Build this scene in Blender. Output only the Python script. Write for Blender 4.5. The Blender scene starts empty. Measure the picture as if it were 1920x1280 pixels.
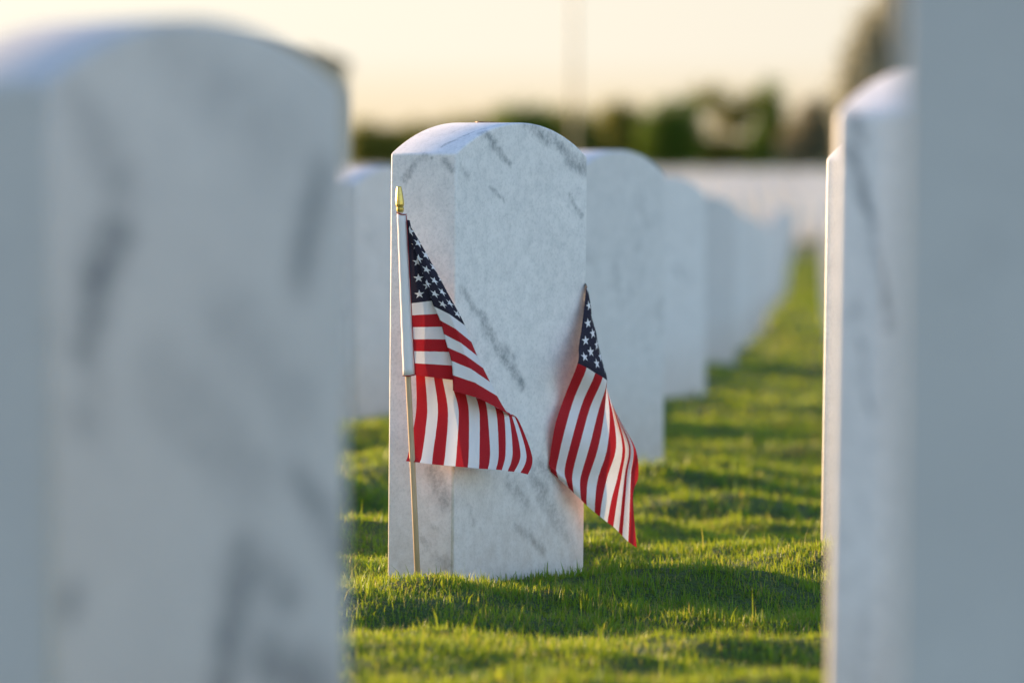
import bpy, bmesh, math, random
import numpy as np
from mathutils import Vector, Matrix
random.seed(7); RNG = np.random.default_rng(11)
sc = bpy.context.scene
COL = sc.collection
R = math.radians

# ------------------------------------------------------------------ camera
F = 10666.7                       # focal length in photo pixels (200 mm on 36 mm, 1920 px)
EYE = 0.479
PITCH = math.atan((640 - 401) / F)  # horizon sits at photo row 401
cam_d = bpy.data.cameras.new('camera'); cam = bpy.data.objects.new('camera', cam_d); COL.objects.link(cam)
cam_d.lens = 200; cam_d.sensor_width = 36; cam_d.sensor_fit = 'HORIZONTAL'
cam_d.clip_start = 0.05; cam_d.clip_end = 6000
cam.location = (0, 0, EYE); cam.rotation_euler = (math.pi/2 - PITCH, 0, 0)
cam_d.dof.use_dof = True; cam_d.dof.focus_distance = 7.40; cam_d.dof.aperture_fstop = 5.2
sc.camera = cam
def P(x, y, Y):
    """world point seen at photo pixel (x, y) at depth Y"""
    dx = (x - 960) / F; dz = (640 - y) / F
    c, s = math.cos(PITCH), math.sin(PITCH)
    fy = c + dz * s; fz = dz * c - s
    return Vector((dx / fy * Y, Y, EYE + fz / fy * Y))

# ------------------------------------------------------------------ sky and sun
SUN_AZ = R(-50)      # measured from +Y (view) towards +X : behind the stones on the left
SUN_EL = R(8)
w = bpy.data.worlds.new('World'); sc.world = w; w.use_nodes = True
nt = w.node_tree; nt.nodes.clear()
out = nt.nodes.new('ShaderNodeOutputWorld'); bg = nt.nodes.new('ShaderNodeBackground')
sky = nt.nodes.new('ShaderNodeTexSky'); sky.sky_type = 'NISHITA'; sky.sun_disc = False
sky.sun_elevation = SUN_EL; sky.sun_rotation = SUN_AZ
sky.air_density = 1.0; sky.dust_density = 0.6; sky.ozone_density = 2.0
tc = nt.nodes.new('ShaderNodeTexCoord'); sep = nt.nodes.new('ShaderNodeSeparateXYZ')
nt.links.new(tc.outputs['Generated'], sep.inputs[0])
mr = nt.nodes.new('ShaderNodeMapRange'); mr.inputs['From Min'].default_value = 0.035; mr.inputs['From Max'].default_value = 0.16
mr.inputs['To Min'].default_value = 1.0; mr.inputs['To Max'].default_value = 0.0; mr.interpolation_type = 'SMOOTHSTEP'
nt.links.new(sep.outputs['Z'], mr.inputs['Value'])
# the warm band only hangs over the sunward half of the sky
dot = nt.nodes.new('ShaderNodeVectorMath'); dot.operation = 'DOT_PRODUCT'
dot.inputs[1].default_value = (math.sin(SUN_AZ), math.cos(SUN_AZ), 0)
nt.links.new(tc.outputs['Generated'], dot.inputs[0])
mr2 = nt.nodes.new('ShaderNodeMapRange'); mr2.inputs['From Min'].default_value = -0.1; mr2.inputs['From Max'].default_value = 0.60
nt.links.new(dot.outputs['Value'], mr2.inputs['Value'])
mul = nt.nodes.new('ShaderNodeMath'); mul.operation = 'MULTIPLY'
nt.links.new(mr.outputs[0], mul.inputs[0]); nt.links.new(mr2.outputs[0], mul.inputs[1])
mix = nt.nodes.new('ShaderNodeMix'); mix.data_type = 'RGBA'
nt.links.new(mul.outputs[0], mix.inputs['Factor']); 
tint = nt.nodes.new('ShaderNodeMix'); tint.data_type = 'RGBA'; tint.blend_type = 'MULTIPLY'; tint.inputs['Factor'].default_value = 1
tint.inputs[7].default_value = (1.20, 1.05, 1.06, 1)     # tint added to the sky colour to redden the light on the stones
nt.links.new(sky.outputs[0], tint.inputs[6]); nt.links.new(tint.outputs[2], mix.inputs[6])
ramp = nt.nodes.new('ShaderNodeValToRGB'); e = ramp.color_ramp.elements
e[0].position = 0.0; e[0].color = (.74, .54, .36, 1); e[1].position = 1.0; e[1].color = (1.0, .925, .775, 1)
e3 = e.new(.42); e3.color = (.96, .80, .56, 1); e4 = e.new(.62); e4.color = (1.0, .915, .755, 1)
mrz = nt.nodes.new('ShaderNodeMapRange'); mrz.inputs['From Min'].default_value = .0; mrz.inputs['From Max'].default_value = .045
nt.links.new(sep.outputs['Z'], mrz.inputs['Value']); nt.links.new(mrz.outputs[0], ramp.inputs[0])
mra = nt.nodes.new('ShaderNodeMapRange'); mra.inputs['From Min'].default_value = .56; mra.inputs['From Max'].default_value = .72
mra.inputs['To Min'].default_value = 2.22; mra.inputs['To Max'].default_value = 2.68
nt.links.new(dot.outputs['Value'], mra.inputs['Value'])
sca = nt.nodes.new('ShaderNodeVectorMath'); sca.operation = 'SCALE'
nt.links.new(ramp.outputs[0], sca.inputs[0]); nt.links.new(mra.outputs[0], sca.inputs['Scale']); nt.links.new(sca.outputs[0], mix.inputs[7])
nt.links.new(mix.outputs[2], bg.inputs['Color']); bg.inputs['Strength'].default_value = 0.12
nt.links.new(bg.outputs[0], out.inputs[0])
sun_d = bpy.data.lights.new('sun', 'SUN'); sun = bpy.data.objects.new('sun', sun_d); COL.objects.link(sun)
sun_d.energy = 3.6; sun_d.angle = R(0.6); sun_d.color = (1.0, 0.66, 0.34)
sdir = Vector((math.sin(SUN_AZ)*math.cos(SUN_EL), math.cos(SUN_AZ)*math.cos(SUN_EL), math.sin(SUN_EL)))
sun.rotation_euler = sdir.to_track_quat('Z', 'Y').to_euler(); sun.location = sdir * 50
vs = sc.view_settings; vs.view_transform = 'Standard'; vs.look = 'None'; vs.gamma = 1; vs.exposure = 1.8
sc.cycles.use_denoising = True
sc.cycles.max_bounces = 8; sc.cycles.transparent_max_bounces = 8; sc.cycles.sample_clamp_indirect = 8

# ------------------------------------------------------------------ helpers
def tag(o, label=None, cat=None, group=None, kind=None):
    if label: o['label'] = label
    if cat: o['category'] = cat
    if group: o['group'] = group
    if kind: o['kind'] = kind
    return o
def link(name, me, m=None, parent=None):
    o = bpy.data.objects.new(name, me); COL.objects.link(o)
    if m is not None and not me.materials: me.materials.append(m)
    if parent: o.parent = parent
    return o
def from_bm(name, bm, m=None, parent=None, smooth=False):
    me = bpy.data.meshes.new(name); bm.to_mesh(me); bm.free()
    if smooth: me.polygons.foreach_set('use_smooth', [True]*len(me.polygons))
    return link(name, me, m, parent)
def empty(name, loc):
    o = bpy.data.objects.new(name, None); COL.objects.link(o); o.location = loc; o.empty_display_size = .1
    return o
class NG:
    """small node-building helper"""
    def __init__(s, name):
        s.m = bpy.data.materials.new(name); s.m.use_nodes = True; s.t = s.m.node_tree; s.t.nodes.clear()
        s.o = s.n('ShaderNodeOutputMaterial')
    def n(s, typ, **kw):
        x = s.t.nodes.new(typ)
        for k, v in kw.items(): setattr(x, k, v)
        return x
    def set(s, sock, v):
        if isinstance(v, bpy.types.NodeSocket): s.t.links.new(v, sock)
        else: sock.default_value = v
    def math(s, op, a, b=0.0, c=None, clamp=False):
        x = s.n('ShaderNodeMath', operation=op, use_clamp=clamp); s.set(x.inputs[0], a); s.set(x.inputs[1], b)
        if c is not None: s.set(x.inputs[2], c)
        return x.outputs[0]
    def vm(s, op, a, b=(0,0,0)):
        x = s.n('ShaderNodeVectorMath', operation=op); s.set(x.inputs[0], a); s.set(x.inputs[1], b)
        return x.outputs['Value'] if op in ('DOT_PRODUCT','LENGTH','DISTANCE') else x.outputs['Vector']
    def scale(s, a, f):
        x = s.n('ShaderNodeVectorMath', operation='SCALE'); s.set(x.inputs[0], a); s.set(x.inputs['Scale'], f); return x.outputs[0]
    def noise(s, vec, scale, detail=3, rough=.55, out='Fac', dist=0):
        x = s.n('ShaderNodeTexNoise'); s.set(x.inputs['Vector'], vec); x.inputs['Scale'].default_value = scale
        x.inputs['Detail'].default_value = detail; x.inputs['Roughness'].default_value = rough; x.inputs['Distortion'].default_value = dist
        return x.outputs[out]
    def mr(s, v, a, b, c=0.0, d=1.0, smooth=False):
        x = s.n('ShaderNodeMapRange'); s.set(x.inputs['Value'], v)
        for k, q in (('From Min', a), ('From Max', b), ('To Min', c), ('To Max', d)): s.set(x.inputs[k], q)
        if smooth: x.interpolation_type = 'SMOOTHSTEP'
        return x.outputs[0]
    def mix(s, f, a, b):
        x = s.n('ShaderNodeMix', data_type='RGBA'); s.set(x.inputs['Factor'], f); s.set(x.inputs[6], a); s.set(x.inputs[7], b)
        return x.outputs[2]
    def bump(s, h, strength, dist):
        x = s.n('ShaderNodeBump'); s.set(x.inputs['Height'], h); x.inputs['Strength'].default_value = strength; x.inputs['Distance'].default_value = dist
        return x.outputs[0]
    def pbr(s, col, rough=.5, metal=0.0, normal=None, **kw):
        x = s.n('ShaderNodeBsdfPrincipled'); s.set(x.inputs['Base Color'], col); s.set(x.inputs['Roughness'], rough); s.set(x.inputs['Metallic'], metal)
        if normal is not None: s.set(x.inputs['Normal'], normal)
        for k, v in kw.items(): s.set(x.inputs[k.replace('_', ' ')], v)
        s.t.links.new(x.outputs[0], s.o.inputs[0]); return x

# ------------------------------------------------------------------ ground heights
_gz = [-50, 11.5, 15.1, 20.4, 53, 66, 74, 100, 150, 500, 3000]
_gh = [0, 0, -.025, -.07, -.31, -.03, .10, .40, 1.08, 4.55, 30.0]
def gbase(y): return np.interp(y, _gz, _gh)
_wv = [(random.uniform(-1, 1), random.uniform(-1, 1), random.uniform(0, 6.3)) for _ in range(14)]
def ground(x, y):
    """turf height: long swell of the cemetery lawn plus small mounds"""
    x = np.asarray(x, float); y = np.asarray(y, float)
    h = gbase(y)
    s = np.zeros_like(h)
    for i, (a, b, p) in enumerate(_wv):
        k = 3.0 + i * 1.3
        s = s + np.sin(k * (a * x * .8 + b * y * 1.3) + p) * (.013 / (1 + i * .16))
    for i, (a, b, p) in enumerate(_wv[:9]):
        k = 17.0 + i * 4.1
        s = s + np.sin(k * (b * x + a * y * 1.1) + p * 2 + 1.5*np.sin(4*x + 5*y + p)) * .0026
    h = h + .040*np.exp(-((x-.46)/.30)**2 - ((y-7.72)/.22)**2) + .014*np.exp(-((x+.15)/.5)**2 - ((y-6.75)/.14)**2)
    return h - .016 + s * np.clip((y + 4) / 8, 0, 1)

# ------------------------------------------------------------------ marble
def marble(name, veins=(), seed=0.0, cloud=1.0, generic=0.0, tone=1.0, vein_col=(.21, .235, .265, 1)):
    """white marble with grey grain; veins = [(p, q, radius, strength)] in the stone's own coordinates"""
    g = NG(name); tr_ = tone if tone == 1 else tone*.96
    co = g.n('ShaderNodeTexCoord').outputs['Object']
    rnd = g.n('ShaderNodeObjectInfo').outputs['Random']
    off = g.scale((13.1, 7.7, 5.3), g.math('ADD', g.math('MULTIPLY', rnd, 40.0), seed)) if generic else None
    if off is None:
        p0 = g.vm('ADD', co, (seed, seed*.7, seed*1.3))
    else: p0 = g.vm('ADD', co, off)
    warp = g.noise(p0, 22, 3, .6, 'Color')
    warp = g.scale(g.vm('SUBTRACT', warp, (.5, .5, .5)), .026)
    pw = g.vm('ADD', co, warp)
    speck = g.noise(p0, 230, 3, .7); speck2 = g.noise(p0, 700, 1, .5); mid = g.noise(p0, 55, 4, .65); big = g.noise(p0, 7, 3, .55)
    total = None
    for (a, b, r, st) in veins:
        a = Vector(a); b = Vector(b); ab = b - a; L2 = ab.length_squared
        rel = g.vm('SUBTRACT', pw, tuple(a))
        t = g.math('DIVIDE', g.vm('DOT_PRODUCT', rel, tuple(ab)), L2, clamp=True)
        d = g.vm('DISTANCE', rel, g.scale(tuple(ab), t))
        m = g.mr(d, 0.0, r*.98, st*1.0, 0.0, True)
        total = m if total is None else g.math('MAXIMUM', total, m)
    # loose drifting veins of the quarry block
    st = g.vm('ADD', g.vm('MULTIPLY', p0, (5.0, 5.0, 2.2)), g.scale(g.noise(p0, 3.5, 4, .6, 'Color'), 2.5))
    v = g.noise(st, 1.3, 3, .5)
    band = g.mr(g.math('ABSOLUTE', g.math('SUBTRACT', v, .5)), 0.0, .035, .55 if generic else .14, 0.0, True)
    band = g.math('MULTIPLY', band, g.mr(big, .45, .7))
    total = band if total is None else g.math('MAXIMUM', total, band)
    rag = g.mr(mid, .32, .60, .45, 1.1)
    total = g.math('MULTIPLY', total, rag, clamp=True)
    total = g.math('MULTIPLY', total, g.mr(speck, .3, .62, .55, 1.1), clamp=True)
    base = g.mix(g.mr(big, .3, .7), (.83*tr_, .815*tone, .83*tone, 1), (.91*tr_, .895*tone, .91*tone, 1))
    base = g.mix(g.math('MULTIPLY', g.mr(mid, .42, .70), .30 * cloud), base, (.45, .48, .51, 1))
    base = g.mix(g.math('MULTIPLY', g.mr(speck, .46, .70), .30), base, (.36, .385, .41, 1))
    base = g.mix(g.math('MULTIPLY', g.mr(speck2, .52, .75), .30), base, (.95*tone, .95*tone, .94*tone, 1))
    col = g.mix(g.math('MULTIPLY', total, .92, clamp=True), base, vein_col)
    if generic:
        g_t = g.mr(rnd, 0, 1, .80, .97); col = g.mix(1.0, col, col)
        mm_ = g.n('ShaderNodeMix', data_type='RGBA', blend_type='MULTIPLY'); mm_.inputs['Factor'].default_value = 1
        cmb = g.n('ShaderNodeCombineColor'); [g.set(cmb.inputs[i_], g_t) for i_ in range(3)]
        g.set(mm_.inputs[6], col); g.set(mm_.inputs[7], cmb.outputs[0]); col = mm_.outputs[2]
    # soil splash at the turf, carried higher as painted warm bounce light
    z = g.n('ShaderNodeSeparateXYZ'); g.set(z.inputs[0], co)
    splash_bounce = g.math('MULTIPLY', g.mr(z.outputs[2], .0, .20, .50, 0.0), g.mr(mid, .3, .65, .7, 1.0))
    col = g.mix(splash_bounce, col, (.50, .36, .26, 1))
    bh = g.math('ADD', g.math('MULTIPLY', speck, .6), g.math('MULTIPLY', speck2, .4))
    g.pbr(col, g.mr(speck, .3, .7, .50, .72), 0, g.bump(bh, .25, .0012), Specular_IOR_Level=.35)
    return g.m

STW, STT, STH, RISE = .330, .1016, .600, .043
def stone_mesh(name, W=STW, T=STT, H=STH, rise=RISE, bev=.0035, deep=.25, seg=28):
    bm = bmesh.new()
    zc = H - rise; r = (W*W/4 + rise*rise) / (2*rise); cz = H - r; a0 = math.asin(W/2/r)
    prof = [(-W/2, -deep)] + [(r*math.sin(-a0 + 2*a0*i/seg), cz + r*math.cos(-a0 + 2*a0*i/seg)) for i in range(seg+1)] + [(W/2, -deep)]
    f = [bm.verts.new((x, -T/2, z)) for x, z in prof]; b = [bm.verts.new((x, T/2, z)) for x, z in prof]
    bm.faces.new(f); bm.faces.new(b[::-1])
    n = len(prof)
    for i in range(n):
        j = (i+1) % n
        bm.faces.new((f[j], f[i], b[i], b[j]))
    bmesh.ops.recalc_face_normals(bm, faces=bm.faces)
    ed = [e for e in bm.edges if e.calc_face_angle(0) > .35 and min(v.co.z for v in e.verts) > -deep + 1e-4 or
          (abs(e.verts[0].co.x - e.verts[1].co.x) < 1e-6 and abs(e.verts[0].co.y - e.verts[1].co.y) < 1e-6)]
    bmesh.ops.bevel(bm, geom=ed, offset=bev, segments=3, profile=.5, affect='EDGES', clamp_overlap=True)
    me = bpy.data.meshes.new(name); bm.to_mesh(me); bm.free()
    for p in me.polygons: p.use_smooth = p.area < .02 and not (abs(p.normal.y) > .999 or abs(p.normal.x) > .999)
    return me
ROT = 58.0                                            # heading of the stones' long side
def axes(rot): a = R(rot); return Vector((math.cos(a), math.sin(a), 0)), Vector((-math.sin(a), math.cos(a), 0))
def place_edge(px, Y, corner, rot=ROT, W=STW, T=STT):
    """stone centre when its given vertical edge is seen at photo column px at depth Y. corner = (sx, sy) in half sizes"""
    u, n = axes(rot); e = Vector(((px - 960) / F * Y, Y, 0))
    c = e - u * (corner[0]*W/2) - n * (corner[1]*T/2); return c
def ray_to_stone(px, py, o, face):
    """photo pixel -> point on the stone's broad (-y) or end (-x) face or top, in the stone's coordinates"""
    bpy.context.view_layer.update()
    mi = o.matrix_world.inverted(); a = mi @ Vector((0, 0, EYE)); b = mi @ P(px, py, 10)
    d = b - a
    k = 1 if face == 'broad' else 0
    val = -STT/2 if face == 'broad' else -STW/2
    t = (val - a[k]) / d[k]; return a + d * t

stones = []
def add_stone(me, c, rot, lean=(0, 0), m=None, label='', group=None, dz=0.0):
    o = bpy.data.objects.new('headstone', me); COL.objects.link(o)
    o.location = (c[0], c[1], float(gbase(c[1])) + dz)
    o.rotation_euler = (lean[0], lean[1], R(rot))
    tag(o, label, 'headstone', group)
    if m is not None:
        if not me.materials: me.materials.append(m)
        o.material_slots[0].link = 'OBJECT'; o.material_slots[0].material = m
    stones.append(o); return o

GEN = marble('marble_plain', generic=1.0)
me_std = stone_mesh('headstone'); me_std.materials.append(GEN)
me_hero = stone_mesh('headstone_sharp', seg=56, bev=.0028)
Y0 = 7.40
hero = add_stone(me_hero, place_edge(848, Y0, (-1, -1)), ROT, (0, R(0.0)), label='sharp white marble headstone in the middle, flags at both ends and coins on top')
# lean the hero a touch to the right, as seen from the camera
hero.rotation_euler = (Matrix.Rotation(R(.5), 3, 'Y') @ Matrix.Rotation(R(ROT), 3, 'Z')).to_euler()
def hv(face, x0, y0, x1, y1, r, s): return (ray_to_stone(x0, y0, hero, face), ray_to_stone(x1, y1, hero, face), r, s)
HV = [hv('broad', 900, 240, 925, 268, .014, .9), hv('broad', 922, 264, 956, 308, .009, .8), hv('broad', 985, 226, 1035, 268, .016, .75), hv('broad', 1035, 262, 1098, 318, .019, .8),
      hv('broad', 1050, 235, 1100, 275, .012, .45), hv('broad', 922, 351, 944, 369, .007, .75), hv('broad', 1066, 362, 1092, 405, .007, .6), hv('broad', 866, 310, 880, 330, .009, .4),
      hv('broad', 862, 545, 905, 600, .010, .55), hv('broad', 905, 600, 978, 722, .015, .85), hv('broad', 930, 640, 962, 670, .012, .6), hv('broad', 900, 590, 915, 640, .012, .4),
      hv('broad', 955, 905, 985, 940, .020, .6), hv('broad', 965, 980, 1020, 1035, .012, .62), hv('broad', 1000, 890, 1050, 985, .022, .65), hv('broad', 1050, 985, 1070, 1020, .013, .4), hv('broad', 1010, 870, 1050, 905, .02, .5),
      hv('broad', 880, 950, 890, 980, .010, .4), hv('end', 796, 284, 762, 336, .0075, .85), hv('end', 783, 282, 796, 290, .007, .6), hv('end', 832, 300, 844, 312, .011, .75),
      hv('end', 810, 880, 838, 940, .020, .65), hv('end', 795, 1012, 808, 1022, .010, .6), hv('end', 825, 1050, 842, 1064, .016, .65), hv('end', 815, 985, 822, 990, .008, .5)]
# the thin seam running over the crown from the end face to the far side
tp = [(-STW/2, -.012, STH-RISE), (-.105, -.030, STH-.017), (-.03, -.05, STH-.002)]
HV += [(tp[0], tp[1], .0045, .7), (tp[1], tp[2], .0045, .7), ((-.10, .0, STH-.016), (.02, -.03, STH-.0005), .004, .35)]
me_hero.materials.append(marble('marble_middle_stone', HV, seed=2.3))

# the near stone on the left, its neighbours along the row and the stones at the right
def special(px, Y, corner, lean, veins, label, W=STW, T=STT, H=STH, rise=RISE, bev=.0045, seed=1.0, dz=0, rot=ROT, group=None, cloud=1.0, tone=1.0):
    me = stone_mesh('headstone', W, T, H, rise, bev, seg=40)
    o = add_stone(me, place_edge(px, Y, corner, rot, W, T), rot, label=label, dz=dz, group=group)
    o.rotation_euler = (Matrix.Rotation(R(lean), 3, 'Y') @ Matrix.Rotation(R(rot), 3, 'Z')).to_euler()
    vv = []
    for (face, x0, y0, x1, y1, r, s) in veins: vv.append((ray_to_stone(x0, y0, o, face), ray_to_stone(x1, y1, o, face), r, s))
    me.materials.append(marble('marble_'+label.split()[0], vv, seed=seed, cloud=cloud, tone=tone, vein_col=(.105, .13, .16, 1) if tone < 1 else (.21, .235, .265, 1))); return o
special(100, 3.50, (-1, -1), -.25, [
    ('broad', 150, 200, 225, 350, .034, .42), ('broad', 225, 330, 205, 460, .026, .5), ('broad', 215, 440, 185, 520, .034, .9), ('broad', 185, 520, 165, 650, .028, .9), ('broad', 165, 640, 180, 780, .03, .35), ('broad', 300, 700, 480, 900, .05, .3), ('broad', 420, 600, 560, 760, .05, .28), ('broad', 330, 90, 520, 260, .05, .25), ('broad', 150, 770, 150, 800, .02, .5),
    ('broad', 600, 330, 560, 520, .03, .7), ('broad', 455, 1050, 420, 1280, .032, .85), ('broad', 470, 1050, 540, 1120, .03, .7), ('broad', 500, 1230, 600, 1290, .04, .8),
    ('broad', 560, 900, 640, 1030, .026, .7), ('broad', 440, 830, 500, 870, .018, .4), ('broad', 135, 1110, 130, 1140, .018, .6), ('end', 90, 600, 100, 1000, .01, .2)],
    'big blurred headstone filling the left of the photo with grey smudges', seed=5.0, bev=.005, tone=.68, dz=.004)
special(1542, 4.60, (-1, 1), .85, [('end', 1590, 190, 1605, 260, .014, .95), ('end', 1585, 260, 1640, 420, .009, .95), ('end', 1640, 420, 1668, 610, .007, .8), ('end', 1600, 560, 1640, 780, .006, .5)],
    'headstone at the right with a thin slanting grey vein', seed=9.0, bev=.0075, H=.603)
special(1537, 8.10, (-1, 1), .8, [], 'narrow sunlit strip of a headstone just behind the one with the slanting vein', seed=3.0, bev=.006)
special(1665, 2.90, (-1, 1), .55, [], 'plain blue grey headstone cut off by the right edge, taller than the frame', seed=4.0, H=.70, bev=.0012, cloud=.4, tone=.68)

# ------------------------------------------------------------------ the field of stones
GR = 'headstones standing in rows on the lawn'
used = [(o.location.x, o.location.y) for o in stones]
def far_enough(x, y, d=.45): return all((x-a)**2 + (y-b)**2 > d*d for a, b in used)
# the row running away behind the middle stone (right-hand far edge column, depth)
u_, n_ = axes(ROT)
row = [(1245, 10.94), (1324, 15.1), (1380, 19.4)]
lab = ['headstone directly behind the right side of the middle stone, second in its row', 'third headstone of the middle row, seen past the second', 'fourth headstone of the middle row, seen past the third']
for (px, Y), L in zip(row, lab):
    c = place_edge(px, Y, (1, -1)); o = add_stone(me_std, c, ROT, (R(random.uniform(-.4, .4)), R(random.uniform(-.4, .4))), label=L); used.append((c.x, c.y))
c = place_edge(598, 12.9, (-1, 1)); add_stone(me_std, c, ROT, label='blurred headstone seen in the gap between the big left stone and the middle stone'); used.append((c.x, c.y))
c0 = place_edge(1245, 10.94, (1, -1))
cand = []
for k in range(-14, 15):
    ph = .6 * k + (-1.0 if k == -1 else 0)
    for j in range(-3, 20):
        Y = 10.94 + 4.15 * j + ph
        if j < 2: Y = 10.94 + (3.5 if j < 0 else 4.15) * j + ph
        X = c0.x + .054 * (Y - 10.94) + .590 * k
        if Y < 3.2 or Y > 69: continue
        if abs(X) > .098 * Y + .3: continue
        cand.append((X, Y, k))
for X, Y, k in sorted(cand, key=lambda t: t[1]):
    if not far_enough(X, Y, .8 if Y < 24 and k in (0, 1) else .5): continue
    # keep the lines of sight of the photograph open near the camera
    px = 960 + X / Y * F
    if Y < 12.5 and (630 < px < 1560): continue
    if Y < 7: continue
    used.append((X, Y))
    add_stone(me_std, (X + random.uniform(-.012, .012), Y), ROT + random.uniform(-.6, .6), (R(random.uniform(-.5, .5)), R(random.uniform(-.5, .5))),
              label='white marble headstone in the long blurred rows behind the middle stone', group=GR, dz=random.uniform(-.008, .008))
n1 = len(stones)
# second section on the far slope, turned another way
sec = []
ROT2 = -46.0
for j in range(0, 38):
    for k in range(-40, 60):
        Y = 74 + 2.6 * j + .02 * k; X = 1.05 * k + .37 * j + .4
        if abs(X) > .10 * Y or Y > 150: continue
        px = 960 + X / Y * F
        sec.append((X, Y, 1130 < px < 1575))
near2 = sorted([s for s in sec if s[2]], key=lambda s: s[1])
q = 295 - len(stones)
for X, Y, _ in near2[:q]:
    add_stone(me_std, (X, Y), ROT2 + random.uniform(-.6, .6), (0, R(random.uniform(-.5, .5))),
              label='tiny white headstone on the far slope below the trees', group='headstones on the far slope', dz=random.uniform(-.01, .01))
rest = near2[q:] + [s for s in sec if not s[2]]
co = np.empty(len(me_std.vertices)*3); me_std.vertices.foreach_get('co', co)
bm = bmesh.new()
src = stone_mesh('tmp', seg=8, bev=.004)
for X, Y, _ in rest:
    k0 = len(bm.verts); bm.from_mesh(src); bm.verts.ensure_lookup_table()
    M = Matrix.Translation((X, Y, float(gbase(Y)))) @ Matrix.Rotation(R(ROT2), 4, 'Z')
    for v in bm.verts[k0:]: v.co = M @ v.co
o = from_bm('distant_headstones', bm, GEN)
tag(o, 'mass of distant white headstones covering the far slope', 'headstones', kind='stuff')
bpy.data.meshes.remove(src)
print('stones', n1, len(stones), 'rest', len(rest), 'sec', len(near2))

# ------------------------------------------------------------------ ground sheet
def grid_mesh(name, xs, ys, m):
    X, Y = np.meshgrid(xs, ys); Z = ground(X, Y)
    v = np.stack([X, Y, Z], -1).reshape(-1, 3); nx, ny = len(xs), len(ys)
    i = np.arange(ny-1)[:, None]*nx + np.arange(nx-1)[None]; i = i.ravel()
    f = np.stack([i, i+1, i+nx+1, i+nx], -1)
    me = bpy.data.meshes.new(name); me.from_pydata(v.tolist(), [], f.tolist()); me.polygons.foreach_set('use_smooth', [True]*len(f))
    return link(name, me, m)
g = NG('lawn_soil')
co_ = g.n('ShaderNodeNewGeometry').outputs['Position']
a = g.noise(co_, 1.2, 4, .6); b = g.noise(co_, 14, 3, .6); c_ = g.noise(co_, 120, 2, .6)
col = g.mix(g.mr(a, .35, .65), (.050, .105, .014, 1), (.090, .140, .020, 1))
col = g.mix(g.math('MULTIPLY', g.mr(b, .4, .7), .5), col, (.10, .12, .03, 1))
col = g.mix(g.math('MULTIPLY', g.mr(c_, .4, .7), .5), col, (.04, .10, .012, 1))
g.pbr(col, .9, 0, g.bump(g.math('ADD', b, c_), 1.0, .03))
xs = np.concatenate([-np.geomspace(900, 2.2, 36), np.linspace(-2, 2, 130), np.geomspace(2.2, 900, 36)])
ys = np.concatenate([np.linspace(-30, 2.9, 14), np.linspace(3, 16, 330), np.linspace(16.1, 40, 180), np.geomspace(41, 3000, 110)])
tag(grid_mesh('ground', xs, ys, g.m), kind='structure')

# ------------------------------------------------------------------ grass
def blades(n, y0, y1, hmin, hmax, wid, slope=.105, pad=.35, seed=0):
    r = np.random.default_rng(seed)
    y = np.sqrt(r.uniform(0, 1, n*2)*((y1)**2 - (y0)**2) + y0**2)
    x = r.uniform(-1, 1, n*2) * (slope*y + pad)
    # clumpy turf
    cl = np.sin(x*23+np.sin(y*17)*1.5)*np.sin(y*19+np.sin(x*21)*2)
    cl2 = np.sin(x*61+np.sin(y*47)*2)*np.sin(y*53+np.sin(x*67)*2)
    keep = r.uniform(0, 1, n*2) < (.62 + .2*cl + .2*cl2)
    x = x[keep][:n]; y = y[keep][:n]; cl = cl[keep][:n]; cl2 = cl2[keep][:n]; n = len(x)
    z = ground(x, y)
    inst = np.zeros(n, bool)
    for (sx, sy) in used[:12]:
        dx = x - sx; dy = y - sy
        lx = dx*u_.x + dy*u_.y; ly = dx*n_.x + dy*n_.y
        inst |= (np.abs(lx) < STW/2 + .002) & (np.abs(ly) < STT/2 + .002)
    h = (hmin + (hmax-hmin)*r.beta(1.6, 3.2, n)) * (1 + .22*cl + .18*cl2)
    az = r.uniform(0, 2*np.pi, n); lean = np.abs(r.normal(0, .75, n)).clip(0, 1.4)
    caz = np.cos(az); saz = np.sin(az)
    ba = az + np.pi/2 + r.normal(0, .5, n); wx = np.cos(ba)*wid*r.uniform(.6, 1.3, n)/2; wy = np.sin(ba)*wid*r.uniform(.6, 1.3, n)/2
    def at(t, bend):
        l = lean*bend; return x + caz*np.sin(l)*h*t, y + saz*np.sin(l)*h*t, z - .003 + np.cos(l)*h*t
    m_ = at(.55, .7); t_ = at(1.0, 1.15)
    V = np.empty((n, 5, 3))
    V[:, 0] = np.stack([x-wx, y-wy, z-.004], -1); V[:, 1] = np.stack([x+wx, y+wy, z-.004], -1)
    V[:, 2] = np.stack([m_[0]+wx*.8, m_[1]+wy*.8, m_[2]], -1); V[:, 3] = np.stack([m_[0]-wx*.8, m_[1]-wy*.8, m_[2]], -1)
    V[:, 4] = np.stack(t_, -1)
    tone = (r.uniform(0, 1, n)*.55 + .225 + .12*cl + .1*np.sin(x*3.1+y*2.3)).clip(0, 1)
    dry = (r.uniform(0, 1, n) < .13).astype(float)
    ok = ~inst
    return V[ok], tone[ok], dry[ok]
parts = [blades(90000, 4.6, 6.0, .009, .026, .0022, seed=1), blades(430000, 6.0, 9.2, .007, .024, .0015, seed=2),
         blades(1100, 6.0, 9.2, .022, .052, .0018, seed=8), blades(900, 7.0, 7.7, .018, .040, .0018, seed=9),
         blades(170000, 9.2, 14, .010, .030, .0036, seed=3), blades(120000, 14, 28, .012, .032, .009, seed=4), blades(60000, 28, 66, .03, .06, .03, seed=5)]
V = np.concatenate([p[0] for p in parts]); tone = np.concatenate([p[1] for p in parts]); dry = np.concatenate([p[2] for p in parts])
n = len(V); me = bpy.data.meshes.new('grass')
me.vertices.add(n*5); me.vertices.foreach_set('co', V.reshape(-1))
base = np.arange(n)*5
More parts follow.
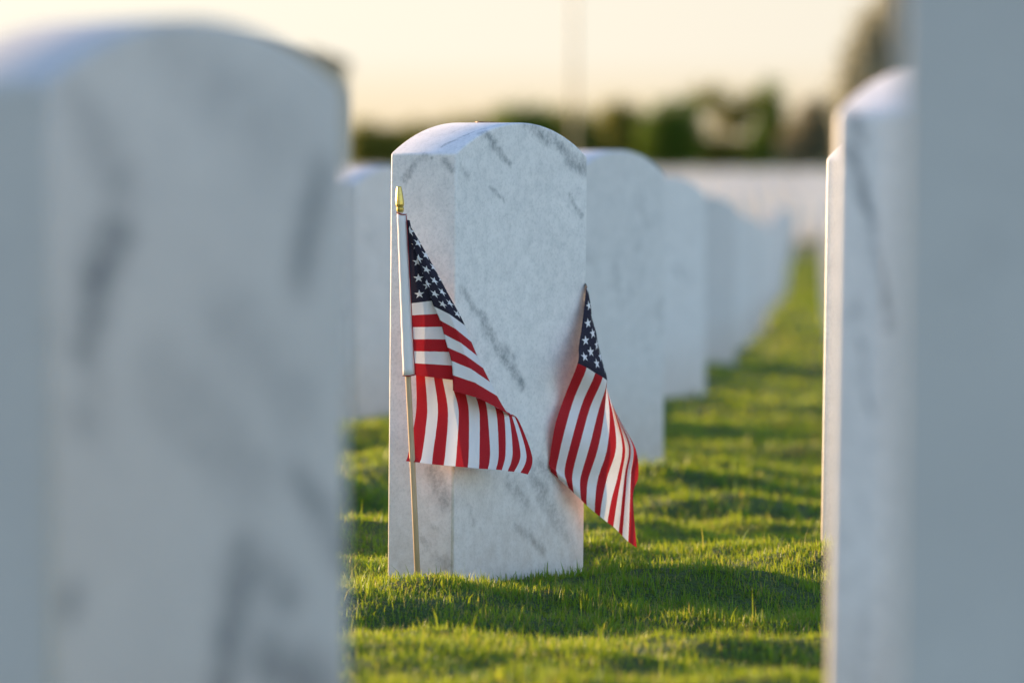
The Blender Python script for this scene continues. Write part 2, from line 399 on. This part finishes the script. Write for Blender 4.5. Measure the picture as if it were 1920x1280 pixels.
loops = np.stack([base, base+1, base+2, base+3, base+3, base+2, base+4], -1).ravel()
me.loops.add(n*7); me.loops.foreach_set('vertex_index', loops.astype(np.int32))
st = np.stack([np.arange(n)*7, np.arange(n)*7+4], -1).ravel(); me.polygons.add(n*2); me.polygons.foreach_set('loop_start', st.astype(np.int32))
try: me.polygons.foreach_set('loop_total', np.tile([4, 3], n).astype(np.int32))
except Exception: pass
me.update(calc_edges=True)
at = me.attributes.new('tint', 'FLOAT_COLOR', 'POINT')
C = np.ones((n, 5, 4)); C[:, :, 0] = tone[:, None]; C[:, :, 1] = dry[:, None]; C[:, :, 2] = np.array([0, 0, .55, .55, 1.0])[None]
at.data.foreach_set('color', C.reshape(-1))
g = NG('grass_blades')
A = g.n('ShaderNodeAttribute', attribute_name='tint'); s3 = g.n('ShaderNodeSeparateColor'); g.set(s3.inputs[0], A.outputs['Color'])
col = g.mix(s3.outputs[0], (.045, .200, .022, 1), (.125, .320, .028, 1))
col = g.mix(g.math('MULTIPLY', s3.outputs[2], .35), col, (.16, .19, .03, 1))
col = g.mix(g.math('MULTIPLY', s3.outputs[1], .8), col, (.32, .25, .11, 1))
pb = g.n('ShaderNodeBsdfPrincipled'); g.set(pb.inputs['Base Color'], col); pb.inputs['Roughness'].default_value = .5; pb.inputs['Specular IOR Level'].default_value = .3
tr = g.n('ShaderNodeBsdfTranslucent'); g.set(tr.inputs[0], g.mix(.5, col, (.54, .53, .012, 1)))
mx = g.n('ShaderNodeMixShader'); mx.inputs[0].default_value = .45
g.t.links.new(pb.outputs[0], mx.inputs[1]); g.t.links.new(tr.outputs[0], mx.inputs[2]); g.t.links.new(mx.outputs[0], g.o.inputs[0])
o = link('grass', me, g.m); tag(o, 'short green lawn grass with yellow sunlit tips', 'grass', kind='stuff')
print('blades', n)

# ------------------------------------------------------------------ flags
def flag_material(name, weave=1.0):
    g = NG(name)
    uv = g.n('ShaderNodeUVMap').outputs[0]; s = g.n('ShaderNodeSeparateXYZ'); g.set(s.inputs[0], uv)
    U, Vv = s.outputs[0], s.outputs[1]                    # U 0..1 hoist to fly, V 0..13 stripes from the top
    wob = g.math('MULTIPLY', g.math('SUBTRACT', g.noise(uv, 22, 2), .5), .05)
    V2 = g.math('ADD', Vv, wob)
    stripe = g.math('GREATER_THAN', g.math('MODULO', V2, 2.0), 1.0)           # 1 = white
    red = (.46, .005, .014, 1); white = (.84, .84, .87, 1); navy = (.004, .012, .032, 1)
    incant = g.math('MULTIPLY', g.math('LESS_THAN', U, .4), g.math('LESS_THAN', V2, 7.0))
    a = g.math('MULTIPLY', U, 30.0); b = g.math('MULTIPLY', Vv, 10/7)
    def stars(ox, oy, x0, x1, y0, y1):
        fa = g.math('SUBTRACT', g.math('MULTIPLY', g.math('FRACT', g.math('MULTIPLY', g.math('SUBTRACT', a, ox), .5)), 2.0), 1.0)
        fb = g.math('SUBTRACT', g.math('MULTIPLY', g.math('FRACT', g.math('MULTIPLY', g.math('SUBTRACT', b, oy), .5)), 2.0), 1.0)
        x = g.math('MULTIPLY', fa, .0102); y = g.math('MULTIPLY', fb, -.0109)
        r = g.math('SQRT', g.math('ADD', g.math('MULTIPLY', x, x), g.math('MULTIPLY', y, y)))
        th = g.math('ARCTAN2', x, y)                       # 0 at the tip that points up
        k = 2*math.pi/5
        m = g.math('SUBTRACT', th, g.math('MULTIPLY', g.math('ROUND', g.math('DIVIDE', th, k)), k))
        m = g.math('ABSOLUTE', m)
        d = g.math('MULTIPLY', r, g.math('SINE', g.math('ADD', m, R(18))))
        ins = g.math('LESS_THAN', d, .0062*math.sin(R(18)))
        for s_, lo, hi in ((a, x0, x1), (b, y0, y1)):
            ins = g.math('MULTIPLY', ins, g.math('MULTIPLY', g.math('GREATER_THAN', s_, lo), g.math('LESS_THAN', s_, hi)))
        return ins
    star = g.math('MAXIMUM', stars(0, 0, 0, 12, 0, 10), stars(1, 1, 1, 11, 1, 9))
    col = g.mix(stripe, red, white); col = g.mix(incant, col, g.mix(star, navy, white))
    # plain weave
    w1 = g.math('SINE', g.math('MULTIPLY', U, 1900.0)); w2 = g.math('SINE', g.math('MULTIPLY', Vv, 98.0))
    wv = g.math('MULTIPLY', w1, w2)
    gr = g.noise(g.vm('MULTIPLY', uv, (4.0, .28, 1)), 120, 3, .8)
    col = g.mix(g.math('MULTIPLY', g.mr(gr, .42, .72), .26), col, g.mix(.5, col, (.75, .45, .45, 1)))
    col = g.mix(g.math('MULTIPLY', g.mr(g.math('ADD', g.math('MULTIPLY', wv, .15), gr), .2, .8), .16), col, (.9, .9, .9, 1)) if False else col
    nb = g.bump(g.math('ADD', g.math('MULTIPLY', wv, .3), gr), .35, .0006)
    pb = g.n('ShaderNodeBsdfPrincipled'); g.set(pb.inputs['Base Color'], col); pb.inputs['Roughness'].default_value = .75
    pb.inputs['Specular IOR Level'].default_value = .12; g.set(pb.inputs['Normal'], nb); pb.inputs['Sheen Weight'].default_value = .0
    tr = g.n('ShaderNodeBsdfTranslucent'); g.set(tr.inputs[0], col); g.set(tr.inputs['Normal'], nb)
    mx = g.n('ShaderNodeMixShader'); mx.inputs[0].default_value = .12
    g.t.links.new(pb.outputs[0], mx.inputs[1]); g.t.links.new(tr.outputs[0], mx.inputs[2]); g.t.links.new(mx.outputs[0], g.o.inputs[0])
    return g.m
FLAGM = flag_material('flag_cloth')
g = NG('white_hem_cloth'); c2 = g.n('ShaderNodeTexCoord').outputs['Object']
g.pbr((.80, .78, .80, 1), .8, 0, g.bump(g.noise(c2, 900, 2), .3, .0005)); HEM = g.m
g = NG('red_thread'); g.pbr((.25, .01, .02, 1), .8); THREAD = g.m
g = NG('pale_wood'); c2 = g.n('ShaderNodeTexCoord').outputs['Object']
gr = g.noise(g.vm('MULTIPLY', c2, (900, 900, 25)), 1.0, 3)
g.pbr(g.mix(g.mr(gr, .3, .7), (.46, .33, .20, 1), (.62, .46, .30, 1)), .85, 0, g.bump(gr, .2, .0004)); WOOD = g.m
g = NG('gold_plastic'); c2 = g.n('ShaderNodeTexCoord').outputs['Object']
gr = g.noise(c2, 300, 2)
g.pbr(g.mix(g.mr(gr, .3, .7), (.60, .42, .10, 1), (.74, .56, .18, 1)), g.mr(gr, .3, .7, .28, .42), .85); GOLD = g.m

def tube(path, radii, nseg=14, squash=None):
    bm = bmesh.new(); rings = []
    for i, p in enumerate(path):
        p = Vector(p); d = (Vector(path[min(i+1, len(path)-1)]) - Vector(path[max(i-1, 0)])).normalized()
        s = d.cross(Vector((0, 1, 0))).normalized(); t = s.cross(d).normalized()
        r = radii[i] if hasattr(radii, '__len__') else radii
        ra, rb = (r, r) if squash is None else (r, r*squash)
        rings.append([bm.verts.new(p + s*math.cos(2*math.pi*k/nseg)*ra + t*math.sin(2*math.pi*k/nseg)*rb) for k in range(nseg)])
    for a, b in zip(rings, rings[1:]):
        for k in range(nseg): bm.faces.new((a[k], a[(k+1) % nseg], b[(k+1) % nseg], b[k]))
    bm.faces.new(rings[0][::-1]); bm.faces.new(rings[-1])
    bmesh.ops.recalc_face_normals(bm, faces=bm.faces); return bm
def lerp_path(a, b, n): a = Vector(a); b = Vector(b); return [a.lerp(b, i/(n-1)) for i in range(n)]
def cr(p0, p1, p2, p3, t):
    return .5*((2*p1) + (-p0+p2)*t + (2*p0-5*p1+4*p2-p3)*t*t + (-p0+3*p1-3*p2+p3)*t**3)
def cloth(name, cols, smooth_from, parent, nv=5, nu=10, ripple=None):
    """cols: list of columns, each 14 control tuples (px, py, depth, u); columns before smooth_from are joined straight"""
    A = np.array(cols, float)                                # C x 14 x 4
    Cn = A.shape[0]
    # refine along the stripes' direction across v
    vv = np.linspace(0, 13, 13*nv+1); B = np.empty((Cn, len(vv), 4))
    for i, v in enumerate(vv):
        k = min(int(v), 12); t = v-k; q = lambda j: A[:, min(max(j, 0), 13)]
        B[:, i] = cr(q(k-1), q(k), q(k+1), q(k+2), t)
        B[:, i, 3] = (q(k)*(1-t) + q(k+1)*t)[:, 3]
    outc = []
    for c in range(Cn-1):
        for s in range(nu):
            t = s/nu
            if c < smooth_from: outc.append(B[c]*(1-t) + B[c+1]*t)
            else: outc.append(cr(B[max(c-1, smooth_from)], B[c], B[c+1], B[min(c+2, Cn-1)], t))
            if c >= smooth_from: outc[-1][:, 3] = (B[c]*(1-t) + B[c+1]*t)[:, 3]
    outc.append(B[-1]); G = np.array(outc)
    bm = bmesh.new(); uvl = bm.loops.layers.uv.new('UVMap'); vs_ = []
    for i in range(G.shape[0]):
        rw = []
        for j in range(G.shape[1]):
            x, y, d, u = G[i, j]
            if ripple: d = d + ripple(u, vv[j], x, y)
            rw.append(bm.verts.new(P(x, y, d)))
        vs_.append(rw)
    for i in range(G.shape[0]-1):
        for j in range(G.shape[1]-1):
            f = bm.faces.new((vs_[i][j], vs_[i][j+1], vs_[i+1][j+1], vs_[i+1][j])); f.smooth = True
            for l, (a_, b_) in zip(f.loops, ((i, j), (i, j+1), (i+1, j+1), (i+1, j))): l[uvl].uv = (G[a_, b_, 3], vv[b_])
    return from_bm(name, bm, FLAGM, parent)

# --- flag one: stands before the stone's left end
L = lambda s: [tuple(map(float, t.split(','))) for t in s.split()]
hoist = [(762 + 16*v/13, 412 + 291*v/13) for v in range(14)]
crease = [(764, 416), (769, 440), (776, 464), (784, 488), (791, 510), (799, 532), (806, 553), (813, 574), (825, 600), (832, 626), (839, 651), (846, 676), (849, 703), (849, 732)]
s_end = [(x + 4 + .5*v, y - 3 - 1.2*v) for v, (x, y) in enumerate(crease)]
fold = [(766, 418), (784, 448), (801, 478), (817, 507), (832, 535), (846, 561), (860, 586), (872, 610), (884, 641), (895, 667), (906, 690), (919, 716), (932, 742), (950, 774)]
mid = [((a[0]+b[0])/2 + .02*v, (a[1]+b[1])/2 - .45*v) for v, (a, b) in enumerate(zip(crease, fold))]
c4 = L('780,708 797,708 814,710 830,712 850,730 873,737 891,742 909,748 922,756 931,762 939,768 945,773 950,777 958,780')
c5 = L('780,772 801,772 821,772 840,772 860,772 879,772 899,773 914,774 931,775 945,777 954,779 960,781 966,783 972,787')
c6 = L('766,848 792,848 812,848 835,848 856,848 879,848 899,848 919,848 935,848 948,848 961,849 976,850 987,852 998,856')
c7 = L('761,864 787,867 810,870 832,872 854,874 877,876 898,878 915,879 930,880 941,881 952,883 964,884 976,886 990,889')
def dist(a, b): return math.hypot(a[0]-b[0], a[1]-b[1])
front = Y0 - .030
def zb(x): return front + max(0, x-850)/250*.10
colsets = [(hoist, 0), (s_end, -.003), (crease, -.010), (mid, -.013), (fold, -.001), (c4, .012), (c5, .014), (c6, -.002), (c7, -.008)]
us = []
for v in range(14):
    acc = [0.0]
    for (a, _), (b, _) in zip(colsets, colsets[1:]): acc.append(acc[-1] + dist(a[v], b[v]))
    u = [q/500 for q in acc]; uf = u[4]; rem = acc[-1]-acc[4]
    for k in range(5, len(acc)): u[k] = uf + (1-uf)*(acc[k]-acc[4])/rem
    us.append(u)
flag1 = empty('small_flag', P(783, 1086, Y0-.045)); bpy.context.view_layer.update()
fi = flag1.matrix_world.inverted()
def local(o, par): o.data.transform(par.matrix_world.inverted()); return o
cols1 = []
for k, (pts, dz) in enumerate(colsets):
    cols1.append([(pts[v][0], pts[v][1], zb(pts[v][0]) + dz*((.35+.65*min(1, v/6)) if k < 5 else 1) + (.004*math.sin(v*1.1+1) if k in (5, 6, 7, 8) else 0), us[v][k]) for v in range(14)])
fc = local(cloth('flag_cloth', cols1, 5, flag1, ripple=lambda u, v, x, y: .0016*math.sin(x*.11+y*.03)), flag1)
st_top, st_bot = P(750, 392, front), P(784, 1100, Y0-.036)
local(from_bm('stick', tube([st_top, P(757.5, 550, front+.002), P(765, 703, front+.0), P(775, 900, Y0-.033), st_bot], .0037), WOOD, flag1, True), flag1)
pa, pb_ = P(752.5, 400, front), P(766, 703, front-.001)
n_ = axes(ROT)[1]
sl = local(from_bm('sleeve', tube(lerp_path(pa, pb_, 24), [.0057+.0016*i/23+.0002*math.sin(i*1.7) for i in range(24)], 20, .9), HEM, flag1, True), flag1)
def ring(x0, y0, x1, y1, d, r=.0008, n=8):
    return tube([P(x0+(x1-x0)*i/(n-1), y0+(y1-y0)*i/(n-1)+1.4*math.sin(math.pi*i/(n-1)), d - .0052*math.sin(math.pi*i/(n-1))) for i in range(n)], r, 6)
bm = ring(744, 399, 762, 402, front-.001); 
for q in (ring(755.5, 704, 778, 702, front-.003), tube([P(762+16*i/20, 404+298*i/20, front-.0035) for i in range(21)], .0006, 6)):
    me_t = bpy.data.meshes.new('t'); q.to_mesh(me_t); q.free(); bm.from_mesh(me_t); bpy.data.meshes.remove(me_t)
th = local(from_bm('hem_thread', bm, THREAD, sl), flag1)
# gold tip
prof = [(398, 5.2), (396, 6.6), (393, 7.2), (390.5, 7.3), (389, 6.4), (387.5, 6.6), (386, 7.6), (383, 8.1), (376, 7.9), (366, 6.8), (356, 5.3), (351, 4.6), (349.6, 3.8), (349.4, .5)]
path = [P(750.5 - (398-y)*.05, y, front) for y, _ in prof]
local(from_bm('finial', tube(path, [r/F*front for _, r in prof], 8), GOLD, flag1, False), flag1)
tag(flag1, 'gold tipped small American flag on a wooden stick left of the middle stone', 'flag', 'small flags at the middle headstone')

# --- flag two: planted behind the right end, cloth blown round the corner
ZC = Y0 + .28
vis = lambda s: L(s)
h0 = [(1078 + .3*v, 478 + 15*v, ZC+.055, 0.0) for v in range(14)]
ap = [(1099, 537, ZC-.012, .085), (1101.5, 538, ZC-.004, .085)] + [(1101, 541 + 7*(v-2), ZC+.012+.001*v, .095) for v in range(2, 14)]
pm = [(1095, 578, ZC-.028, .18), (1108, 580, ZC-.016, .18)] + [(1107.5-.3*v, 585 + 6*(v-2), ZC+.006+.002*v, .18) for v in range(2, 14)]
mm = [(1090, 618), (1106, 622), (1118, 626)]
m2 = [(1085, 650), (1101, 656), (1117, 664), (1127, 669)]
m_c = [(x, y, ZC-.050+.012*v, .265) for v, (x, y) in enumerate(mm)] + [(1117-1.0*(v-3), 630 + 3*(v-3), ZC-.006+.002*v, .265) for v in range(3, 14)]
m_d = [(x, y, ZC-.070+.014*v, .333) for v, (x, y) in enumerate(m2)] + [(1126-1.2*(v-4), 672 + 2*(v-4), ZC-.014+.002*v, .333) for v in range(4, 14)]
e1 = [(1083, 681), (1100, 689), (1116, 699), (1130, 707), (1138, 713)]
c_1 = [(x, y, ZC-.085+.012*v, .40) for v, (x, y) in enumerate(e1)] + [(1138-1.4*(v-4), 714, ZC-.030+.003*v, .40) for v in range(5, 14)]
w1 = L('1059,742 1076,748 1092,755 1107,762 1122,770 1133,775 1143,778 1150,780 1155,782 1157,783 1159,784 1160,785 1161,786 1163,788')
w2 = L('1041,796 1059,806 1074,817 1089,826 1106,834 1121,841 1138,842 1155,840 1167,838 1172,838 1179,838 1182,838 1187,838 1192,842')
w3 = L('1030,862 1044,872 1059,878 1074,885 1089,893 1103,898 1121,897 1139,893 1159,889 1166,888 1172,887 1176,887 1183,887 1197,892')
w3b = L('1030,872 1044,886 1062,901 1074,910 1088,922 1100,930 1116,936 1129,938 1146,938 1157,939 1166,940 1172,941 1181,940 1187,930')
w4 = L('1033,884 1047,897 1066,914 1076,924 1090,937 1100,947 1115,960 1125,968 1139,979 1150,987 1160,997 1167,1004 1178,1015 1194,1026')
def z2(x, v, amp=.006): return ZC - .080 + (x-1040)/150*.085 + amp*math.sin(v*1.25+.6)
def col2(pts, u, amp, dz=0): return [(x, y, z2(x, v, amp)+dz+ (.010*math.sin((v-7)*math.pi/3) if 8 <= v <= 12 else 0), u) for v, (x, y) in enumerate(pts)]
cols2 = [h0, ap, pm, m_c, m_d, c_1, col2(w1, .53, .003), col2(w2, .68, .005, -.012), col2(w3, .85, .006, .0), col2(w3b, .92, .006, -.002), col2(w4, 1.0, .006, .004)]
flag2 = empty('small_flag', P(1091, 1075, ZC+.06)); bpy.context.view_layer.update()
local(cloth('flag_cloth', cols2, 1, flag2), flag2)
local(from_bm('stick', tube(lerp_path(P(1076, 462, ZC+.06), P(1082, 1100, ZC+.06), 8), .0034), WOOD, flag2, True), flag2)
local(from_bm('sleeve', tube(lerp_path(P(1076, 478, ZC+.06), P(1079, 690, ZC+.06), 12), .0062, 14, .75), HEM, flag2, True), flag2)
local(from_bm('finial', tube([P(1076, 462-(398-y), ZC+.06) for y, _ in prof], [r/F*ZC for _, r in prof], 8), GOLD, flag2), flag2)
tag(flag2, 'small American flag drooping round the right edge of the middle stone, stick hidden', 'flag', 'small flags at the middle headstone')

# ------------------------------------------------------------------ coins on the crown
def coin(center, tilt, label, seed):
    bm = bmesh.new(); n = 40; pr = [(0, .0), (.0090, 0), (.0094, .0002), (.0094, .0013), (.0090, .0015), (.0086, .0015), (.0083, .0012), (.0060, .0012), (.0045, .00145), (0, .00145)]
    rings = [[bm.verts.new((r*math.cos(2*math.pi*k/n)*(1+.05*math.sin(3*k) if i in (7, 8) else 1), r*math.sin(2*math.pi*k/n), z)) for k in range(n)] for i, (r, z) in enumerate(pr) if r > 0]
    for a_, b_ in zip(rings, rings[1:]):
        for k in range(n): bm.faces.new((a_[k], a_[(k+1) % n], b_[(k+1) % n], b_[k]))
    bm.faces.new(rings[0][::-1]); bm.faces.new(rings[-1])
    o = from_bm('coin', bm, COPPER, None, True); o.location = center; o.rotation_euler = tilt
    tag(o, label, 'coin', 'coins on the middle headstone'); return o
g = NG('worn_copper'); c2 = g.n('ShaderNodeTexCoord').outputs['Object']; gr = g.noise(c2, 400, 3)
g.pbr(g.mix(g.mr(gr, .35, .65), (.13, .07, .045, 1), (.28, .16, .10, 1)), .4, .8, g.bump(gr, .3, .0003)); COPPER = g.m
bpy.context.view_layer.update()
def on_top(px, ly, lift):
    """point on the crown at photo column px, at depth ly across the thickness"""
    best = None
    for i in range(400):
        lx = -STW/2 + STW*i/399; r = (STW*STW/4+RISE*RISE)/(2*RISE); z = STH - r + math.sqrt(r*r-lx*lx)
        wpt = hero.matrix_world @ Vector((lx, ly, z)); q = 960 + wpt.x/wpt.y*F
        if best is None or abs(q-px) < best[0]: best = (abs(q-px), wpt, lx)
    return best[1] + Vector((0, 0, lift)), best[2]
for px, ly, lift, lab_ in ((905, .022, .0004, 'dark copper coin lying on the crown of the middle stone, nearer the left'), (927, .014, .0008, 'copper coin on the crown of the middle stone, right of the darker coin')):
    c, lx = on_top(px, ly, lift); r = (STW*STW/4+RISE*RISE)/(2*RISE); an = math.asin(lx/r)
    e = (Matrix.Rotation(R(.5), 3, 'Y') @ Matrix.Rotation(R(ROT), 3, 'Z') @ Matrix.Rotation(an, 3, 'Y')).to_euler()
    coin(c, e, lab_, 1)

# ------------------------------------------------------------------ trees, buildings and pole far behind
def leaf_mat(name, dark, light):
    g = NG(name); p = g.n('ShaderNodeNewGeometry').outputs['Position']; v = g.noise(p, .9, 3, .6); v2 = g.noise(p, 7, 2, .6)
    col = g.mix(g.mr(g.math('ADD', g.math('MULTIPLY', v, .6), g.math('MULTIPLY', v2, .4)), .38, .62), dark, light)
    pb = g.n('ShaderNodeBsdfPrincipled'); g.set(pb.inputs['Base Color'], col); pb.inputs['Roughness'].default_value = .6
    tr = g.n('ShaderNodeBsdfTranslucent'); g.set(tr.inputs[0], col); mx = g.n('ShaderNodeMixShader'); mx.inputs[0].default_value = .4
    g.t.links.new(pb.outputs[0], mx.inputs[1]); g.t.links.new(tr.outputs[0], mx.inputs[2]); g.t.links.new(mx.outputs[0], g.o.inputs[0]); return g.m
OLIVE = leaf_mat('olive_leaves', (.19, .19, .025, 1), (.30, .28, .04, 1)); GREEN = leaf_mat('green_leaves', (.07, .13, .006, 1), (.15, .23, .010, 1)); DUSTY = leaf_mat('dusty_needles', (.36, .36, .27, 1), (.46, .45, .34, 1)); TAN = leaf_mat('tan_leaves', (.20, .18, .10, 1), (.30, .27, .16, 1))
g = NG('bark'); p = g.n('ShaderNodeNewGeometry').outputs['Position']; g.pbr(g.mix(g.noise(p, 6, 3), (.05, .035, .022, 1), (.13, .10, .07, 1)), .9); BARK = g.m
def leaf_cloud(lobes, n, size, r, flat=.7):
    """many small leaf faces gathered in clumps through lobes [(x, y, z, rx, ry, rz)]"""
    vol = np.array([l[3]*l[4]*l[5] for l in lobes]); pick = r.choice(len(lobes), n//14, p=vol/vol.sum())
    LB = np.array(lobes)[pick]; d = r.normal(size=(len(pick), 3)); d /= np.linalg.norm(d, axis=1)[:, None]
    rad = r.uniform(.35, 1.0, len(pick))**.5; cc = LB[:, :3] + d*rad[:, None]*LB[:, 3:]
    cc = np.repeat(cc, 14, axis=0) + r.normal(size=(len(pick)*14, 3))*size*1.6
    m = len(cc); a = r.normal(size=(m, 3)); a /= np.linalg.norm(a, axis=1)[:, None]; b = np.cross(a, r.normal(size=(m, 3))); b /= np.linalg.norm(b, axis=1)[:, None]
    s = size*r.uniform(.5, 1.2, m)[:, None]
    V = np.stack([cc-a*s, cc-b*s*.5, cc+a*s, cc+b*s*.5], 1).reshape(-1, 3); i = np.arange(m)*4
    return V, np.stack([i, i+1, i+2, i+3], -1)
def tree(px, Y, base_y, top_y, lobes_px, mat, label, name='tree', n=2600, leaf=.22, seed=0, group=None, cat='tree', trunk=True):
    """lobes_px: (dx px, y px, rx px, ry px) in photo pixels"""
    r = np.random.default_rng(seed); sc_ = Y/F; gp = P(px, base_y, Y); gp.z = float(gbase(Y))
    root = empty(name, gp); tag(root, label, cat, group)
    lobes = []
    for dx, y, rx, ry in lobes_px:
        q = P(px+dx, y, Y) - gp; lobes.append((q.x, q.y + r.uniform(-.8, .8), q.z, rx*sc_, max(rx, ry)*sc_*.8, ry*sc_))
    Vv, Ff = leaf_cloud(lobes, n, leaf, r)
    me = bpy.data.meshes.new('crown'); me.from_pydata(Vv.tolist(), [], Ff.tolist()); me.materials.append(mat)
    c = link('crown', me, None, root)
    bm = bmesh.new(); zt = max(l[2] for l in lobes)
    def add(q):
        me_t = bpy.data.meshes.new('t'); q.to_mesh(me_t); q.free(); bm.from_mesh(me_t); bpy.data.meshes.remove(me_t)
    add(tube([(0, 0, -.3), (.05, 0, zt*.35), (-.06, .03, zt*.7), (0, 0, zt*.95)], [.16, .13, .08, .03], 8))
    for l in lobes: add(tube([(0, 0, zt*.3), (l[0]*.5, l[1]*.5, zt*.3+(l[2]-zt*.3)*.6), (l[0], l[1], l[2])], [.07, .05, .02], 6))
    from_bm('trunk', bm, BARK, root)
    return root
GT = 'trees along the far edge of the cemetery'
TY = 480
specs = [(705, [(-20, 275, 34, 34), (25, 278, 34, 32)], OLIVE, 'low dark olive bush at the left end of the far tree line'),
 (800, [(-25, 276, 44, 34), (30, 272, 44, 36)], OLIVE, 'low olive bush of the far tree line seen left of the middle stone top'),
 (905, [(-30, 268, 40, 40), (25, 260, 38, 46)], OLIVE, 'olive bush of the far tree line right behind the middle stone crown'),
 (985, [(-20, 246, 34, 40), (22, 240, 34, 40), (0, 282, 50, 32)], GREEN, 'green tree of the far line just right of the middle stone crown'),
 (1075, [(-30, 254, 36, 40), (20, 256, 38, 40), (0, 286, 56, 30)], OLIVE, 'olive tree of the far line at the foot of the tall pole'),
 (1165, [(-12, 232, 30, 34), (16, 240, 28, 36), (0, 284, 48, 30)], OLIVE, 'round topped olive tree just right of the tall pole'),
 (1255, [(0, 222, 34, 32), (-22, 256, 34, 40), (26, 262, 30, 40), (40, 206, 28, 12), (0, 292, 44, 20)], GREEN, 'broad dark tree whose branch reaches over the bright gap'),
 (1345, [(-20, 286, 30, 20), (30, 290, 30, 18), (-14, 185, 24, 8), (58, 196, 14, 14), (30, 222, 26, 14)], OLIVE, 'low tree under the round bright gap in the far tree line'),
 (1440, [(2, 188, 18, 26), (4, 222, 22, 30), (4, 262, 26, 34), (-14, 288, 36, 22)], GREEN, 'narrow dark green tree right of the round bright gap'),
 (1520, [(0, 262, 34, 44), (10, 225, 30, 34), (-30, 270, 24, 34), (36, 240, 26, 46), (0, 292, 54, 20)], TAN, 'dusty grey brown tree right of the narrow dark tree')]
for i, (px, lb, mt, lab_) in enumerate(specs):
    tree(px, TY + (i % 3)*12, 312, 200, lb, mt, lab_, seed=20+i, group=GT, n=5200, leaf=.30)
tree(1680, 300, 312, 0, [(-62, 190, 50, 60), (-62, 125, 38, 45), (-40, 85, 46, 45), (-10, 45, 60, 50), (40, 5, 66, 60), (90, -20, 60, 70), (60, 90, 80, 90), (10, 150, 80, 90), (0, 260, 100, 60)], DUSTY, 'tall grey brown tree rising behind the right headstones', seed=50, n=26000, leaf=.22, group=GT)
# flagpole
g = NG('pole_paint'); g.pbr((.80, .62, .46, 1), .5, 0); PM = g.m
root = empty('flagpole', P(1076, 312, 300)); root.location.z = float(gbase(300)); tag(root, 'tall thin blurred pole rising out of the far trees', 'pole')
from_bm('shaft', tube([(0, 0, -.3), (0, 0, 9), (0, 0, 17)], [.13, .11, .08], 12), PM, root, True)
from_bm('ball', tube([(0, 0, 16.98), (0, 0, 17.05), (0, 0, 17.15), (0, 0, 17.25), (0, 0, 17.3)], [.02, .11, .15, .10, .02], 12), PM, root, True)
# pavilion behind the big left stone
g = NG('pale_stucco'); p = g.n('ShaderNodeNewGeometry').outputs['Position']; g.pbr(g.mix(g.noise(p, 2, 4), (.52, .43, .32, 1), (.62, .52, .40, 1)), .85); STUC = g.m
g = NG('dark_roofing'); p = g.n('ShaderNodeNewGeometry').outputs['Position']; g.pbr(g.mix(g.noise(p, 3, 4), (.50, .42, .33, 1), (.60, .50, .40, 1)), .8); ROOFM = g.m
g = NG('dark_fascia'); g.pbr((.07, .07, .075, 1), .7); FASC = g.m
YB = 230; sB = YB/F
root = empty('pavilion', P(480, 318, YB)); root.location.z = float(gbase(YB)); tag(root, 'pale tan building with a sloping dark roof edge, mostly hidden behind the big left stone', 'building')
def lp(x, y, d=0): q = P(x, y, YB) - root.location; return (q.x, q.y + d, q.z)
def prism(pts, d0, d1):
    bm = bmesh.new(); a_ = [bm.verts.new(lp(x, y, d0)) for x, y in pts]; b_ = [bm.verts.new(lp(x, y, d1)) for x, y in pts]
    bm.faces.new(a_); bm.faces.new(b_[::-1]); n = len(pts)
    for i in range(n): bm.faces.new((a_[(i+1) % n], a_[i], b_[i], b_[(i+1) % n]))
    bmesh.ops.recalc_face_normals(bm, faces=bm.faces); return bm
from_bm('wall', prism([(430, 320), (640, 320), (640, 124), (560, 112), (500, 104), (430, 104)], 0, 6), STUC, root)
from_bm('fascia', prism([(574, 92), (600, 98), (655, 116), (655, 126), (600, 107), (574, 100)], -.9, -.55), FASC, root)
from_bm('roof', prism([(420, 96), (500, 92), (562, 100), (650, 122), (650, 128), (560, 112), (500, 104), (420, 104)], -.5, 6.5), ROOFM, root)
print('done')
